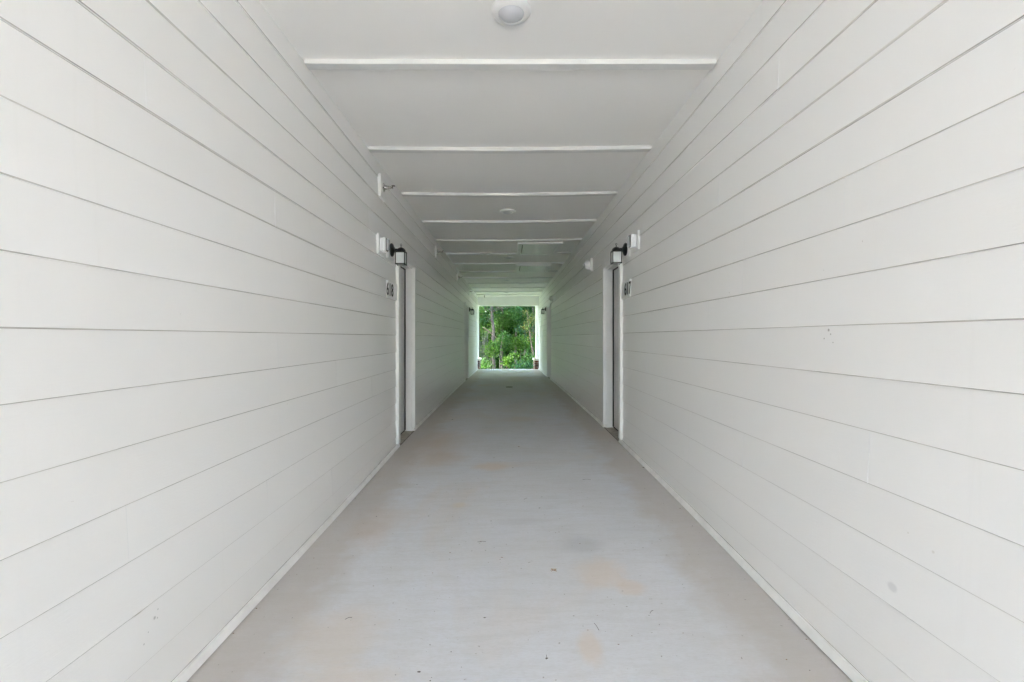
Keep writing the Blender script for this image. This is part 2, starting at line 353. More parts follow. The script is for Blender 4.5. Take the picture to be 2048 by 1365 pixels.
# ------------------------------------------------------------------ siding walls
EXPO = .1833
def wall(side, W, z0, doors, joints, mat, label):
    sg = -1 if side < 0 else 1
    X = lambda d: sg * (W + d)            # d > 0: into the wall
    m = MB()
    for i in range(-8, 10):
        zb = z0 + i*EXPO; zt = zb + EXPO
        if zb > 1.66: continue
        zt = min(zt, 1.68)
        # free intervals of this course
        iv = [(Y0, Y1-.085)]
        for (a, b, head) in doors:
            a2, b2 = a + .02, b - .02
            if zb < head - .01:
                nz = []
                for (p, q) in iv:
                    if b2 <= p or a2 >= q: nz.append((p, q)); continue
                    if a2 > p: nz.append((p, a2))
                    if b2 < q: nz.append((b2, q))
                iv = nz
        js = sorted(y for (y, k) in joints if k == i)
        for (p, q) in iv:
            cuts = [p] + [y for y in js if p+.05 < y < q-.05] + [q]
            # fill unknown stretches with joints every 3.6 m far away
            full = [cuts[0]]
            for c in cuts[1:]:
                while c - full[-1] > 4.6 and full[-1] > 5: full.append(full[-1] + 3.3 + random.random()*.8)
                full.append(c)
            for k in range(len(full)-1):
                a, b = full[k], full[k+1]
                n = max(1, int((b-a)/.5)); off = random.uniform(-.0006, .0006) + (random.uniform(.0005, .0035) if zb > .3 else 0)
                prof = []
                for s_ in range(n+1):
                    y = a + (b-a)*s_/n
                    j1 = off + .0008*math.sin(y*1.3+i*2.1+side); jz = .0006*math.sin(y*1.9+i)
                    prof.append([(X(.0022+j1), y, zb+jz), (X(.0115), y, zb+jz), (X(.0105), y, zt+.004), (X(.0095), y, zt+.004), (X(j1), y, zb+jz+.0026)])
                vs = [p_ for r in prof for p_ in r]
                fb = []; fe = []
                for s_ in range(n):
                    for c1, c2 in ((0,1), (2,3), (3,4), (1,2)): fb.append((s_*5+c1, s_*5+c2, (s_+1)*5+c2, (s_+1)*5+c1))
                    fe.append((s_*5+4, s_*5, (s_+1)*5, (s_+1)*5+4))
                fb += [(0,1,2,3,4), (n*5+4, n*5+3, n*5+2, n*5+1, n*5)]
                v0 = len(m.v); m.add(vs, fb, 0)
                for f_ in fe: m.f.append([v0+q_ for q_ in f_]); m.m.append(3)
                if zb > z0-7.5*EXPO:    # dark bead: crevice dirt plus painted-in shade under the lap
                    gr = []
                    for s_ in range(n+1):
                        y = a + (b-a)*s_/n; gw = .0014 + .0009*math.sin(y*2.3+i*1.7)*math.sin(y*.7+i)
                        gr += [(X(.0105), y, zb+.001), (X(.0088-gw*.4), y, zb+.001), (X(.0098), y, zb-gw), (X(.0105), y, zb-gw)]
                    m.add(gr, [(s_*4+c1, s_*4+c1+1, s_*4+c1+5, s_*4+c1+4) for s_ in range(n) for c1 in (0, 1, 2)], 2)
                if k > 0:      # caulk bead over the butt joint
                    g = .0011
                    m.add([(X(-.0007+off), a-g, zb+.002), (X(-.0007+off), a+g, zb+.002), (X(.0086), a+g, zt-.002), (X(.0086), a-g, zt-.002),
                           (X(.003), a-g, zb+.002), (X(.003), a+g, zb+.002), (X(.0125), a+g, zt-.002), (X(.0125), a-g, zt-.002)],
                          [(0,1,2,3), (0,4,5,1), (0,3,7,4), (1,5,6,2)], 1)
    root = m.build('siding_wall', [mat, M['caulk'], M['dirt_shade'], M['edge']], dz=E)
    tag(root, label, 'wall', kind='thing')
    # unseen building mass behind the boards, thick to block light, with door recesses
    c = MB()
    prev = Y0
    T = 4.0
    for (a, b, head) in doors:
        oa, ob = a + .078, b - .078
        c.box(X(.0117), X(T), prev, oa, -1.7, 5.0); c.box(X(.0117), X(T), oa, ob, head-.0, 5.0)
        c.box(X(.19), X(T), oa, ob, -1.7, head); prev = ob
    c.box(X(.0117), X(T), prev, Y1, -1.7, 5.0)
    c.build('unseen_building_mass', M['trim'], root, dz=E)
    # base trim that follows the floor
    b_ = MB()
    segs = []; prev = Y0
    for (a, b, head) in doors: segs.append((prev, a+.080)); prev = b-.080
    segs.append((prev, Y1-.087))
    for (p, q) in segs:
        n = max(1, int((q-p)/.6)); rows = []
        for s_ in range(n+1):
            y = p + (q-p)*s_/n; f = fz(sg*W, y); o = random.uniform(-.0008, .0008)
            rows.append([(X(.01), y, f+.005), (X(-.025+o), y, f+.005), (X(-.023+o), y, f+.011), (X(-.011+o), y, f+.036), (X(.01), y, f+.038)])
        vs = [p_ for r in rows for p_ in r]; fs = []
        for s_ in range(n):
            for c1 in range(4): fs.append((s_*5+c1, s_*5+c1+1, (s_+1)*5+c1+1, (s_+1)*5+c1))
        fs += [(0,1,2,3,4), tuple(n*5+k for k in (4,3,2,1,0))]
        b_.add(vs, fs)
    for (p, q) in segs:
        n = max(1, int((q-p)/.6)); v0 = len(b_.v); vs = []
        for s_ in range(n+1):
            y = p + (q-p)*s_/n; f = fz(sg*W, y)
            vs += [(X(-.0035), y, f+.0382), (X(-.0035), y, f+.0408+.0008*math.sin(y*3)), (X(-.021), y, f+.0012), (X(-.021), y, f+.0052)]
        b_.add(vs, [(s_*4+c_, s_*4+c_+1, s_*4+c_+5, s_*4+c_+4) for s_ in range(n) for c_ in (0, 2)], 1)  # dark strips paint the shadow lines above and below the trim, with some dirt
    b_.build('base_trim', [M['basetrim'], M['dirt_shade']], root, dz=E)
    # corner board at the far end
    k = MB(); k.bbox(X(-.020), X(.06), Y1-.09, Y1+.004, -.8545, 1.268, .003)
    k.build('corner_board', M['trim'], root, dz=E)
    # doors
    for (a, b, head) in doors:
        oa, ob = a + .08, b - .08; f = fz(sg*W, (a+b)/2)
        fr = MB()
        fa, fb = fz(sg*W, a), fz(sg*W, b)
        fr.bbox(X(-.026), X(.012), a, oa, fa+.042, head+.09, .003)            # near casing
        fr.bbox(X(-.026), X(.012), ob, b, fb+.042, head+.09, .003)            # far casing
        fr.bbox(X(-.0245), X(.012), oa, ob, head, head+.088, .003)           # head casing
        fr.box(X(.012), X(.10), oa-.0, oa+.018, f+.004, head)                  # jamb linings
        fr.box(X(.012), X(.10), ob-.018, ob, f+.004, head)
        fr.box(X(.0122), X(.0998), oa+.018, ob-.018, head-.018, head)
        fr.box(X(.087), X(.10), oa+.018, oa+.03, f+.004, head-.018); 
        fo = fr.build('door_frame', M['trim'], root, dz=E)
        dl = MB(); d0, d1, zb, zt = oa+.021, ob-.024, f+.022, head-.021
        dl.box(X(.102), X(.145), d0, d1, zb, zt)
        # raised mouldings of six panels
        for (u0, u1) in ((.12, .45), (.55, .88)):
            for (v0, v1) in ((.05, .36), (.41, .76), (.81, .95)):
                y0, y1 = d0+(d1-d0)*u0, d0+(d1-d0)*u1; q0, q1 = zb+(zt-zb)*v0, zb+(zt-zb)*v1
                for (ya, yb, za, zc) in ((y0, y1, q0, q0+.02), (y0, y1, q1-.02, q1), (y0, y0+.02, q0+.02, q1-.02), (y1-.02, y1, q0+.02, q1-.02)):
                    dl.box(X(.097), X(.102), ya, yb, za, zc)
        do = dl.build('door', M['door'], root, dz=E)
        hb = MB(); hy = d0+.07
        hb.lathe([(0, .032), (.006, .032), (.008, .012), (.03, .012), (.034, .026), (.05, .028), (.056, .018)], (0,0,0), 'x', 18)
        hb.v = [(X(.102) - sg*p[0], p[1]+hy, p[2]+f+.95) for p in hb.v]
        hb.build('door_handle', M['chrome'], do, smooth=True, dz=E)
        ws = MB(); ws.box(X(.088), X(.12), ob-.034, ob-.0185, f+.02, head-.019); ws.box(X(.089), X(.12), oa+.03, ob-.034, head-.031, head-.019)
        ws.box(X(.0985), X(.14), oa+.019, ob-.019, f+.005, f+.021)
        ws.build('weatherstrip', M['gap'], do, dz=E)
        th = MB(); n = 6
        for k2 in range(1): 
            ya, yb = oa+.001, ob-.001
            za, zb2 = fz(sg*W, ya), fz(sg*W, yb)
            th.add([(X(-.012), ya, za+.003), (X(-.012), yb, zb2+.003), (X(.19), yb, zb2+.012), (X(.19), ya, za+.012),
                    (X(-.012), ya, za-.1), (X(-.012), yb, zb2-.1), (X(.19), yb, zb2-.1), (X(.19), ya, za-.1)],
                   [(0,1,2,3), (0,4,5,1), (4,7,6,5), (1,5,6,2), (0,3,7,4), (2,6,7,3)])
        th.build('threshold', M['sill'], root, dz=E)
        jg = MB(); jg.add([(X(-.020), ya, za+.0045), (X(-.020), yb, zb2+.0045), (X(-.0125), yb, zb2+.0045), (X(-.0125), ya, za+.0045)], [(0,1,2,3)])
        jg.build('floor_joint', M['gap'], root, dz=E)
    return root
DL = [(4.89, 5.83, .875), (12.67, 13.68, .89)]
DR = [(4.94, 5.88, .875), (13.08, 14.12, .89)]
jl = [(1.508,4),(2.35,3),(3.148,2),(1.436,-4),(2.375,-1),(3.19,-2),(2.275,-5),(3.11,-6),(4.02,-3),(7.12,4),(8.0,-5),(8.9,-6),
      (9.65,-6),(3.94,5),(5.85,7),(6.7,6),(2.9,6),(1.9,7),(8.6,1),(6.9,0),(9.9,2),(10.4,-1),(7.6,-3),(11.0,5),(11.4,-4),(8.4,7),(15.5,0),(15.9,3),(16.2,-3),(.3,0),(.6,1)]
jr = [(1.69,2),(2.42,1),(2.84,0),(3.26,-1),(1.575,-3),(2.415,-4),(3.23,-5),(5.35,6),(4.08,3),(7.95,7),(7.4,4),(8.85,5),(7.43,-4),
      (8.25,-5),(4.09,-2),(4.77,-7),(3.7,-6),(2.7,4),(3.3,5),(2.1,6),(6.6,-1),(7.0,1),(9.6,2),(9.2,0),(10.3,-2),(10.9,3),(11.6,-4),(15.4,1),(15.8,-2),(16.3,4)]
wall_l = wall(-1, WL, .022, DL, jl, M['siding_l'], 'long white lap siding wall that carries the row of chrome sprinklers')
wall_r = wall(1, WR, .0435, DR, jr, M['siding_r'], 'long white lap siding wall that carries the two round white sensors')

# ------------------------------------------------------------------ ceiling with battens and hatches
m = MB(); xs = np.linspace(-WL-.0118, WR+.0118, 17); ys = np.linspace(-6.6, Y1+.0, 70); nx = len(xs)
m.add([(x, y, cz(x, y)) for y in ys for x in xs], [(j*nx+i, (j+1)*nx+i, (j+1)*nx+i+1, j*nx+i+1) for j in range(len(ys)-1) for i in range(nx-1)])
m.box(-WL-.004, WR+.004, -6.6, Y1, 1.70, 1.95)
m.add([(-WL-.0118, -6.6, cz(-WL, -2.6)), (WR+.0118, -6.6, cz(WR, -2.6)), (WR+.0118, -6.6, 1.71), (-WL-.0118, -6.6, 1.71)], [(0,1,2,3)])
ce = m.build('ceiling', M['ceiling'], smooth=True, dz=E)
tag(ce, 'flat off-white ceiling crossed by thin white battens', 'ceiling', kind='thing')
bat_y = [2.68 + 1.219*k for k in range(13)]
for k in range(-7, 13):
    y = 2.68 + 1.219*k
    m = MB(); n = 14; rows = []; skew = .02
    ex = .006
    for i in range(n+1):
        x = -WL+ex + (WL+WR-2*ex)*i/n; yy = y + skew*(x/1.2)
        z = cz(x, yy); a = z + .0; b = z - .028
        if k == 5 and .18 < x < .95: b = z - .012
        rows.append([(x, yy, a+.002), (x, yy, b+.002), (x, yy+.002, b), (x, yy+.064, b), (x, yy+.066, b+.002), (x, yy+.066, a+.002)])
    vs = [p for r in rows for p in r]; fs = []
    for i in range(n):
        for c in range(6): fs.append((i*6+c, i*6+(c+1) % 6, (i+1)*6+(c+1) % 6, (i+1)*6+c))
    fs += [tuple(range(6)), tuple(n*6+c for c in range(5, -1, -1))]
    m.add(vs, fs)
    m.build('batten', M['batten'], ce, dz=E)
for (y0, y1, x0, x1) in ((7.76, 8.86, .175, .945), (10.20, 11.28, .20, .98)):
    zc = min(cz(x0, y0), cz(.3, y0), cz(x1, y1), cz(.3, y1))
    m = MB(); fw = .075
    b0, b1 = zc - .034, zc + .004
    m.bbox(x0, x1, y0, y0+fw, b0, b1, .003); m.bbox(x0, x1, y1-fw, y1, b0, b1, .003)
    m.bbox(x0, x0+fw, y0+fw, y1-fw, b0+.001, b1, .003); m.bbox(x1-fw, x1, y0+fw, y1-fw, b0+.001, b1, .003)
    h = m.build('hatch_frame', M['trim'], ce, dz=E)
    p = MB(); p.bbox(x0+fw+.018, x1-fw-.010, y0+fw+.006, y1-fw-.006, zc-.026, zc-.010, .002)
    p.box(x0+fw+.052, x0+fw+.056, y0+fw+.03, y1-fw-.03, zc-.029, zc-.026)
    p.build('hatch_panel', M['door'], h, dz=E)
    g = MB(); g.box(x0+fw, x1-fw, y0+fw, y1-fw, zc-.006, zc-.003); g.build('hatch_gap', M['gap'], h, dz=E)
# quarter-round moulding is absent in the place: walls meet the ceiling directly
# header beam over the far opening
m = MB(); zb = 1.272
m.box(-WL-.0118, WR+.0118, Y1+.001, Y1+.30, zb, 1.95)
bm = m.build('header_beam', M['trim'], dz=E); tag(bm, 'deep beige boxed beam spanning the top of the far opening', 'beam', kind='thing')
m = MB(); m.bbox(-WL+.0, WR-.0, Y1-.026, Y1-.001, 1.585, 1.632, .004)
m.bbox(-WL+.001, -WL+.075, Y1-.022, Y1-.001, zb, 1.584, .003); m.bbox(WR-.075, WR-.001, Y1-.022, Y1-.001, zb, 1.584, .003)
m.build('beam_trim', M['trim'], bm, dz=E)
m = MB(); m.box(-WL-.0118, WR+.0118, Y0-.35, Y0-.02, zb, 1.95)  # unseen beam, added to keep direct sky light off the ceiling
nb = m.build('header_beam', M['trim'], dz=E); tag(nb, 'unseen boxed beam added over the near entrance to block sky light', 'beam', kind='thing')

m = MB(); m.box(-5.2, 5.2, Y1+.31, Y1+2.1, 1.96, 2.15); m.box(-5.2, 5.2, Y1+2.101, Y1+2.13, 1.90, 2.20)  # unseen overhang, added to reduce sky light at the far exit
ev = m.build('added_eave', M['trim'], dz=E); tag(ev, 'unseen pale overhang added over the far exit to cut sky light', 'added_eave', kind='thing')
# brick piers with stone caps at the far end
def pier(x0, x1, xc, label):
    r = empty('brick_pier', (0, 0, E))
    tag(r, label, 'pier', 'brick piers at the far opening')
    b = MB(); b.box(x0, x1, Y1-.084, Y1+.66, -1.9, -.93); b.build('brick_base', M['brick'], r)
    c = MB(); c.bbox(x0-(.04 if x0 > 0 else 0), x1+(.04 if x0 < 0 else 0), Y1-.115, Y1+.70, -.93, -.855, .008); c.build('stone_cap', M['stone'], r)
    k = MB(); k.bbox(xc-.21, xc+.21, Y1+.305, Y1+.62, -.855, 1.955, .004); k.build('column', M['trim'], r)
pier(-1.9, -1.125, -1.40, 'stone-capped brick pier at the far end of the wall with the sprinklers')
pier(1.075, 1.9, 1.36, 'stone-capped brick pier at the far end of the wall with the round sensors')

# ------------------------------------------------------------------ wall fittings (local frame: +X away from the wall)
def lantern():
    r = empty('wall_lantern', (0,0,0))
    b = MB(); b.bbox(-.03, .018, -.095, .095, -.095, .095, .003); b.build('mounting_block', M['trim'], r)
    b = MB(); b.lathe([(.018, .066), (.028, .068), (.038, .058), (.044, .040), (.056, .020)], n=28); b.build('backplate', M['black_metal'], r, True)
    b = MB(); b.tube([(.05, 0, 0), (.065, 0, .004), (.08, 0, .003), (.10, 0, 0)], [.013, .011, .012, .014], 10)
    b.build('arm', M['black_metal'], r, True)
    cx = .118; hw = .045
    b = MB()
    # roof: flat square lip, then a ribbed dome
    b.bbox(cx-hw-.005, cx+hw+.005, -hw-.005, hw+.005, -.022, -.015, .001)
    b.lathe([(-.015, .047), (-.006, .046), (.006, .040), (.016, .030), (.022, .017), (.026, .006), (.03, .005)], (cx, 0, 0), 'z', 8)
    rf = b.build('roof_cap', M['black_metal'], r, False)
    b = MB(); b.tube([(cx, 0, .028), (cx, 0, .042)], .004, 6)
    b.tube([(cx + .008*math.sin(t), 0, .052 - .010*math.cos(t)) for t in np.linspace(0, 2*math.pi, 15)], .0022, 6)
    b.build('finial', M['black_metal'], rf, True)
    b = MB(); q = .0045
    for sx in (-1, 1):
        for sy in (-1, 1):
            b.tube([(cx+sx*hw, sy*hw, -.022), (cx+sx*hw, sy*hw, -.152)], q*1.15, 5)
    for z in (-.027, -.143):
        for sgn in (-1, 1):
            b.box(cx-hw-q, cx+hw+q, sgn*hw-q*.8, sgn*hw+q*.8, z-q, z+q); b.box(cx+sgn*hw-q*.8, cx+sgn*hw+q*.8, -hw+q*.8, hw-q*.8, z-q*.9, z+q*.9)
    b.build('cage', M['black_metal'], r)
    b = MB(); b.box(cx-hw+.004, cx+hw-.004, -hw+.004, hw-.004, -.140, -.0225); b.build('glass', M['frost'], r)
    return r
LG = 'black wall lanterns by the doors'
L1 = lantern()
def put(o, side, W, y, z, label, group=None, cat=None):
    o.location = (side*W, y, z+E); o.rotation_euler = (0, 0, 0 if side < 0 else math.pi); tag(o, label, cat, group); return o
L2, L3, L4 = copy_tree(L1), copy_tree(L1), copy_tree(L1)
put(L1, -1, WL, 4.60, .882, 'large near black lantern with frosted panes, on the wall with the sprinklers', LG, 'wall lantern')
put(L2, 1, WR, 4.72, .912, 'large near black lantern with frosted panes, on the wall with the round sensors', LG, 'wall lantern')
put(L3, -1, WL, 13.95, .85, 'small distant black lantern by the far door on the sprinkler side', LG, 'wall lantern')
put(L4, 1, WR, 14.6, .90, 'small distant black lantern by the far door on the side without sprinklers', LG, 'wall lantern')

def alarm():
    r = empty('fire_alarm', (0,0,0))
    b = MB(); b.bbox(-.03, .015, -.095, .095, -.093, .093, .003); b.build('mounting_block', M['trim'], r)
    b = MB(); b.bbox(.015, .034, -.052, .052, -.060, .060, .004); b.build('back_box', M['white_plastic'], r)
    b = MB(); b.bbox(.0345, .063, -.048, .048, -.064, .064, .006)
    for k in range(4): b.box(.063, .0645, -.038, .038, -.05+k*.012, -.045+k*.012)
    hs = b.build('horn_housing', M['white_plastic'], r)
    b = MB(); b.bbox(.067, .086, -.026, .026, -.050, .054, .006); b.build('strobe_lens', M['lens'], hs)
    b = MB(); b.box(.062, .0672, -.032, .032, -.056, .060); b.build('lens_gasket', M['bronze'], hs)
    return r
A1 = alarm(); A2 = copy_tree(A1); AG = 'white fire alarm strobes beside the near doors'
put(A1, -1, WL, 4.26, .862, 'white box fire alarm with clear strobe, on the wall with the sprinklers', AG, 'fire alarm')
put(A2, 1, WR, 4.40, .925, 'white box fire alarm with clear strobe, on the wall with the round sensors', AG, 'fire alarm')

def floodlight():
    r = empty('wall_sensor', (0,0,0))
    b = MB(); b.bbox(-.03, .020, -.098, .098, -.097, .097, .003); b.build('mounting_block', M['trim'], r)
    b = MB(); b.lathe([(.020, .066), (.05, .066), (.075, .060), (.092, .048), (.097, .030)], (0, 0, .004), 'x', 28); hh = b.build('housing', M['white_plastic'], r, True)
    b = MB(); b.lathe([(.090, .030), (.100, .030), (.103, .022), (.103, .0)], (0, -.018, -.004), 'x', 20, cap=False); b.build('lens', M['lens'], hh, True)
    b = MB(); b.bbox(.110, .116, -.052, -.012, -.022, .026, .002); b.tube([(.095, -.03, 0), (.112, -.03, .002)], .006, 8)
    b.build('cover_flap', M['white_plastic'], hh)
    return r
F1 = floodlight(); F2 = copy_tree(F1); FG = 'round white wall sensors past the near door'
put(F1, 1, WR, 6.80, 1.075, 'round white wall sensor just past the door next to plate 617', FG, 'wall sensor')
put(F2, 1, WR, 12.55, 1.065, 'small white wall sensor high up near the far door, beyond a larger one', FG, 'wall sensor')

def sprinkler():
    r = empty('fire_sprinkler', (0,0,0))
    b = MB(); b.bbox(-.03, .020, -.095, .095, -.112, .100, .003); b.build('mounting_block', M['trim'], r)
    b = MB(); b.lathe([(.020, .042), (.024, .042), (.030, .032), (.034, .020)], n=26); b.build('escutcheon', M['chrome'], r, True)
    b = MB(); b.lathe([(.03, .022), (.045, .021), (.062, .015), (.070, .008)], n=20)
    b.tube([(.062, 0, .013), (.085, 0, .010), (.104, 0, .003)], .0035, 6); b.tube([(.062, 0, -.013), (.085, 0, -.010), (.104, 0, -.003)], .0035, 6)
    b.tube([(.068, 0, 0), (.104, 0, 0)], .003, 6)
    hd = b.build('nozzle', M['chrome'], r, True)
    b = MB(); b.bbox(.104, .106, -.018, .018, -.010, .014, .001); b.bbox(.098, .128, -.016, .016, .014, .017, .001); b.build('deflector', M['bronze'], hd)
    return r
SP1 = sprinkler(); SG = 'sidewall sprinklers under the ceiling edge'
sp = [SP1, copy_tree(SP1), copy_tree(SP1), copy_tree(SP1)]
for o, y, z, lab in zip(sp, (4.31, 7.62, 10.85, 14.2), (1.418, 1.43, 1.43, 1.43), (
        'nearest chrome sprinkler on its white block high on the wall, largest of its row',
        'second chrome sprinkler along its row, high over the stretch past the near door',
        'third chrome sprinkler along its row, high up well before the far door',
        'tiny farthest sprinkler of its row, above the far door by the beam')):
    put(o, -1, WL, y, z, lab, SG, 'sprinkler')
# pendent sprinkler under the ceiling near the beam
r = empty('pendent_sprinkler', (-.90, 17.75, E + cz(-.9, 17.75)))
tag(r, 'small dark sprinkler hanging from the ceiling in front of the far beam', 'sprinkler')
b = MB(); b.lathe([(.002, .038), (-.008, .036), (-.014, .02)], axis='z', n=20); b.build('escutcheon', M['chrome'], r, True)
b = MB(); b.lathe([(-.012, .014), (-.045, .013), (-.05, .008)], axis='z', n=14)
b.tube([(.012, 0, -.045), (.010, 0, -.07), (.002, 0, -.09)], .003, 6); b.tube([(-.012, 0, -.045), (-.010, 0, -.07), (-.002, 0, -.09)], .003, 6); b.tube([(0, 0, -.05), (0, 0, -.09)], .003, 6)
b.build('nozzle', M['bronze'], r, True)
b = MB(); b.lathe([(-.09, .018), (-.0925, .018)], axis='z', n=16); b.build('deflector', M['bronze'], r)

# ceiling lights
def ceiling_light():
    r = empty('ceiling_light', (0,0,0))
    b = MB(); b.lathe([(.01, .100), (-.006, .100), (-.014, .094), (-.020, .080), (-.022, .068), (-.016, .064)], axis='z', n=48, cap=False); b.build('rim', M['lamp_rim'], r, True)
    b = MB(); b.lathe([(-.014, .0655), (-.022, .060), (-.029, .045), (-.033, .025), (-.034, .004), (-.034, 0)], axis='z', n=40, cap=False); b.build('diffuser', M['lamp_lens'], r, True)
    return r
c1 = ceiling_light(); CL = [c1] + [copy_tree(c1) for _ in range(4)]
for o, x, y, lab in zip(CL, (.018, .0, .02, -.01, -.01), (2.28, 5.86, 9.25, 13.0, 16.6), (
        'nearest round white flush ceiling light, before the first batten in view',
        'second round ceiling light along the ceiling, in the third bay of battens',
        'third round ceiling light, between the two ceiling hatches',
        'fourth round ceiling light, beyond both ceiling hatches',
        'farthest faint round ceiling light, just before the far beam')):
    o.location = (x, y, E + cz(x, y)); tag(o, lab, 'ceiling light', 'round ceiling lights')
# number plates
def number_plate(text, side, W, yc, zc, half, dy, label):
    r = empty('number_plate', (side*(W), yc, zc+E), 0 if side < 0 else math.pi)
    b = MB(); b.bbox(-.01, .011, -half, half, -.0885, .0885, .002); b.build('plate', M['sign'], r); tag(r, label, 'number sign', 'door number plates')
    cu = bpy.data.curves.new('numerals', 'FONT'); cu.body = text; cu.size = .186; cu.align_x = 'CENTER'; cu.align_y = 'CENTER'
    cu.extrude = .0012; cu.offset = .0022; cu.space_character = 1.0
    tmp = bpy.data.objects.new('tmp', cu); COL.objects.link(tmp)
    dg = bpy.context.evaluated_depsgraph_get(); me = bpy.data.meshes.new_from_object(tmp.evaluated_get(dg))
    bpy.data.objects.remove(tmp); me.name = 'numerals'
    o = bpy.data.objects.new('numerals', me); COL.objects.link(o); o.parent = r; me.materials.append(M['digit'])
    xs = [v.co.x for v in me.vertices]; ys = [v.co.y for v in me.vertices]
    sx = .255/(max(xs)-min(xs)); sy = .128/(max(ys)-min(ys)); cx, cy = (max(xs)+min(xs))/2, (max(ys)+min(ys))/2
    for v in me.vertices: v.co.x = (v.co.x-cx)*sx; v.co.y = (v.co.y-cy)*sy
    o.location = (.0125, dy*(1 if side < 0 else -1), 0); o.rotation_euler = (R(90), 0, R(90))
    return r
number_plate('618', -1, WL, 4.69, .480, .185, -.11, 'white plate ending in the digit eight, by the doorway of the sprinkler wall')
number_plate('617', 1, WR, 4.77, .502, .165, -.095, 'white plate ending in the digit seven, by the doorway of the wall with round sensors')

# floor drain
r = MB(); zf = fz(.03, 11.0)
r.lathe([(-.004, .088), (.003, .088), (.004, .080), (.003, .0)], (.04, 10.9, zf+.001), 'z', 28, cap=False)
fd = r.build('floor_drain', plain('dark iron', (.05, .048, .042), .7, .3, var=.3, nscale=40), smooth=True, dz=E)
tag(fd, 'small dark round drain cover in the middle of the concrete floor', 'floor drain')

# debris on the floor: bits of leaf and twig
deb = MB()
def crumb(x, y, s, m=0):
    z = fz(x, y) + .001; a = random.uniform(0, 6.28); n = random.randint(4, 6)
    pts = [(x + s*random.uniform(.5, 1)*math.cos(a+2*math.pi*k/n)*1.3, y + s*random.uniform(.4, .8)*math.sin(a+2*math.pi*k/n), z+.0005+random.uniform(0, s*.25)) for k in range(n)]
    pts.append((x, y, z + s*.45)); deb.add(pts, [(k, (k+1) % n, n) for k in range(n)], m)
def px(u, v, h=None):          # a floor point seen at photo pixel (u, v)
    z = -1.2
    for _ in range(6): y = z*910/(675-v); x = (u-1015.2)*y/910; z = fz(x, y)
    return x, y
known = [(513,1218,.010,0),(969,1237,.012,1),(838,1345,.011,1),(1093,1318,.011,1),(753,1034,.008,1),(900,1106,.008,0),(1004,1116,.010,0),(962,1085,.012,0),
         (1026,936,.014,0),(988,916,.012,0),(1038,894,.02,0),(1079,1017,.012,1),(1083,995,.012,1),(1160,1088,.010,0),(865,1147,.008,0),(1385,1053,.010,1),
         (1287,936,.02,1),(834,970,.012,1),(857,1033,.010,1),(982,1043,.008,1),(1237,1290,.007,0),(674,1034,.010,1),(1298,1232,.008,1),(1195,1232,.005,0),
         (868,823,.02,1),(905,840,.02,1),(960,1088,.006,0),(1118,1065,.008,0),(1111,1066,.006,0),(1000,1120,.006,0),(747,1173,.008,0),(1166,1013,.008,0)]
for (u, v, s, mm) in known:
    x, y = px(u, v); crumb(x, y, s*.62, mm)
for _ in range(190):
    y = random.uniform(1.2, 9.0)**1.0; x = random.uniform(-1.12, 1.17)
    crumb(x, y, random.uniform(.0012, .0036)*(1+y*.06), random.choice((0, 1, 1)))
for _ in range(70):
    y = random.uniform(1.2, 12); x = random.choice((-WL+.03+random.random()**2*.1, WR-.03-random.random()**2*.1))
    crumb(x, y, random.uniform(.002, .006), random.choice((0, 1)))
for (u, v) in ((1003,1141),(974,1139),(974,1152),(1330,1227),(1144,946)):
    x, y = px(u, v); crumb(x, y, .0035, 2)
for (u, v, ln, an) in ((955,1085,.05,.1),(1048,1000,.04,.9),(1198,1262,.05,1.8),(1165,960,.07,.05),(1300,1228,.03,.8),(690,1240,.03,.5),(1093,1320,.025,1.5)):
    x, y = px(u, v); z = fz(x, y)+.002
    deb.tube([(x, y, z), (x+ln*.5*math.cos(an), y+ln*.5*math.sin(an)+.004, z+.002), (x+ln*math.cos(an), y+ln*math.sin(an), z)], .0009, 5, 1)
mats = [plain('dry brown leaf bits', (.30, .18, .12), .8, var=.3), plain('dark specks', (.10, .09, .08), .8, var=.3), plain('white flecks', (.75, .75, .74), .7)]
tag(deb.build('leaf_debris', mats, dz=E), 'scattered crumbs of dry leaf and grit on the concrete floor', 'debris', kind='stuff')
# one dried sprig
sprig = MB(); x, y = px(1107, 1142); z = fz(x, y)
for a in (-.9, -.2, .5, 1.2, 2.1, 2.9, 3.8):
    L = random.uniform(.016, .026); p = [(x, y, z+.003), (x+L*.6*math.cos(a), y+L*.6*math.sin(a), z+.006), (x+L*math.cos(a+.2), y+L*math.sin(a+.2), z+.002)]
    sprig.tube(p, [.0014, .0018, .0006], 5)
tag(sprig.build('dried_sprig', plain('dried sprig', (.40, .28, .19), .8, var=.3), dz=E), 'tiny dried brown leafy sprig lying on the floor toward the front', 'sprig')

# ------------------------------------------------------------------ ground
def gz(x, y):
    if y < 15: base = -1.42
    else:
        t_ = min(1, max(0, (y-18.5)/8)); base = -1.55 - .75*t_
        if y > 34: base += (y-34)*.06
    if y < -30: base -= 0
    return base
def lin(a, b, n): return list(np.linspace(a, b, n))
gx = [-900, -300, -100, -45] + lin(-25, 25, 41) + [45, 100, 300, 900]
gy = [-900, -300, -100, -40, -15, -6, 0, 6, 12, 15.01] + lin(16.5, 45, 50) + [60, 100, 300, 900]
m = MB(); nx = len(gx)
m.add([(x, y, gz(x, min(y, 60)) + (random.uniform(-.05, .05) if 19 < y < 50 and abs(x) < 26 else 0)) for y in gy for x in gx],
      [(j*nx+i, j*nx+i+1, (j+1)*nx+i+1, (j+1)*nx+i) for j in range(len(gy)-1) for i in range(nx-1)])
tag(m.build('ground', M['ground'], smooth=True, dz=E), 'grassy ground falling away beyond the slab', 'ground', kind='structure')
m = MB(); m.box(-14, 14, -18, -6.72, -1.5, -1.29)
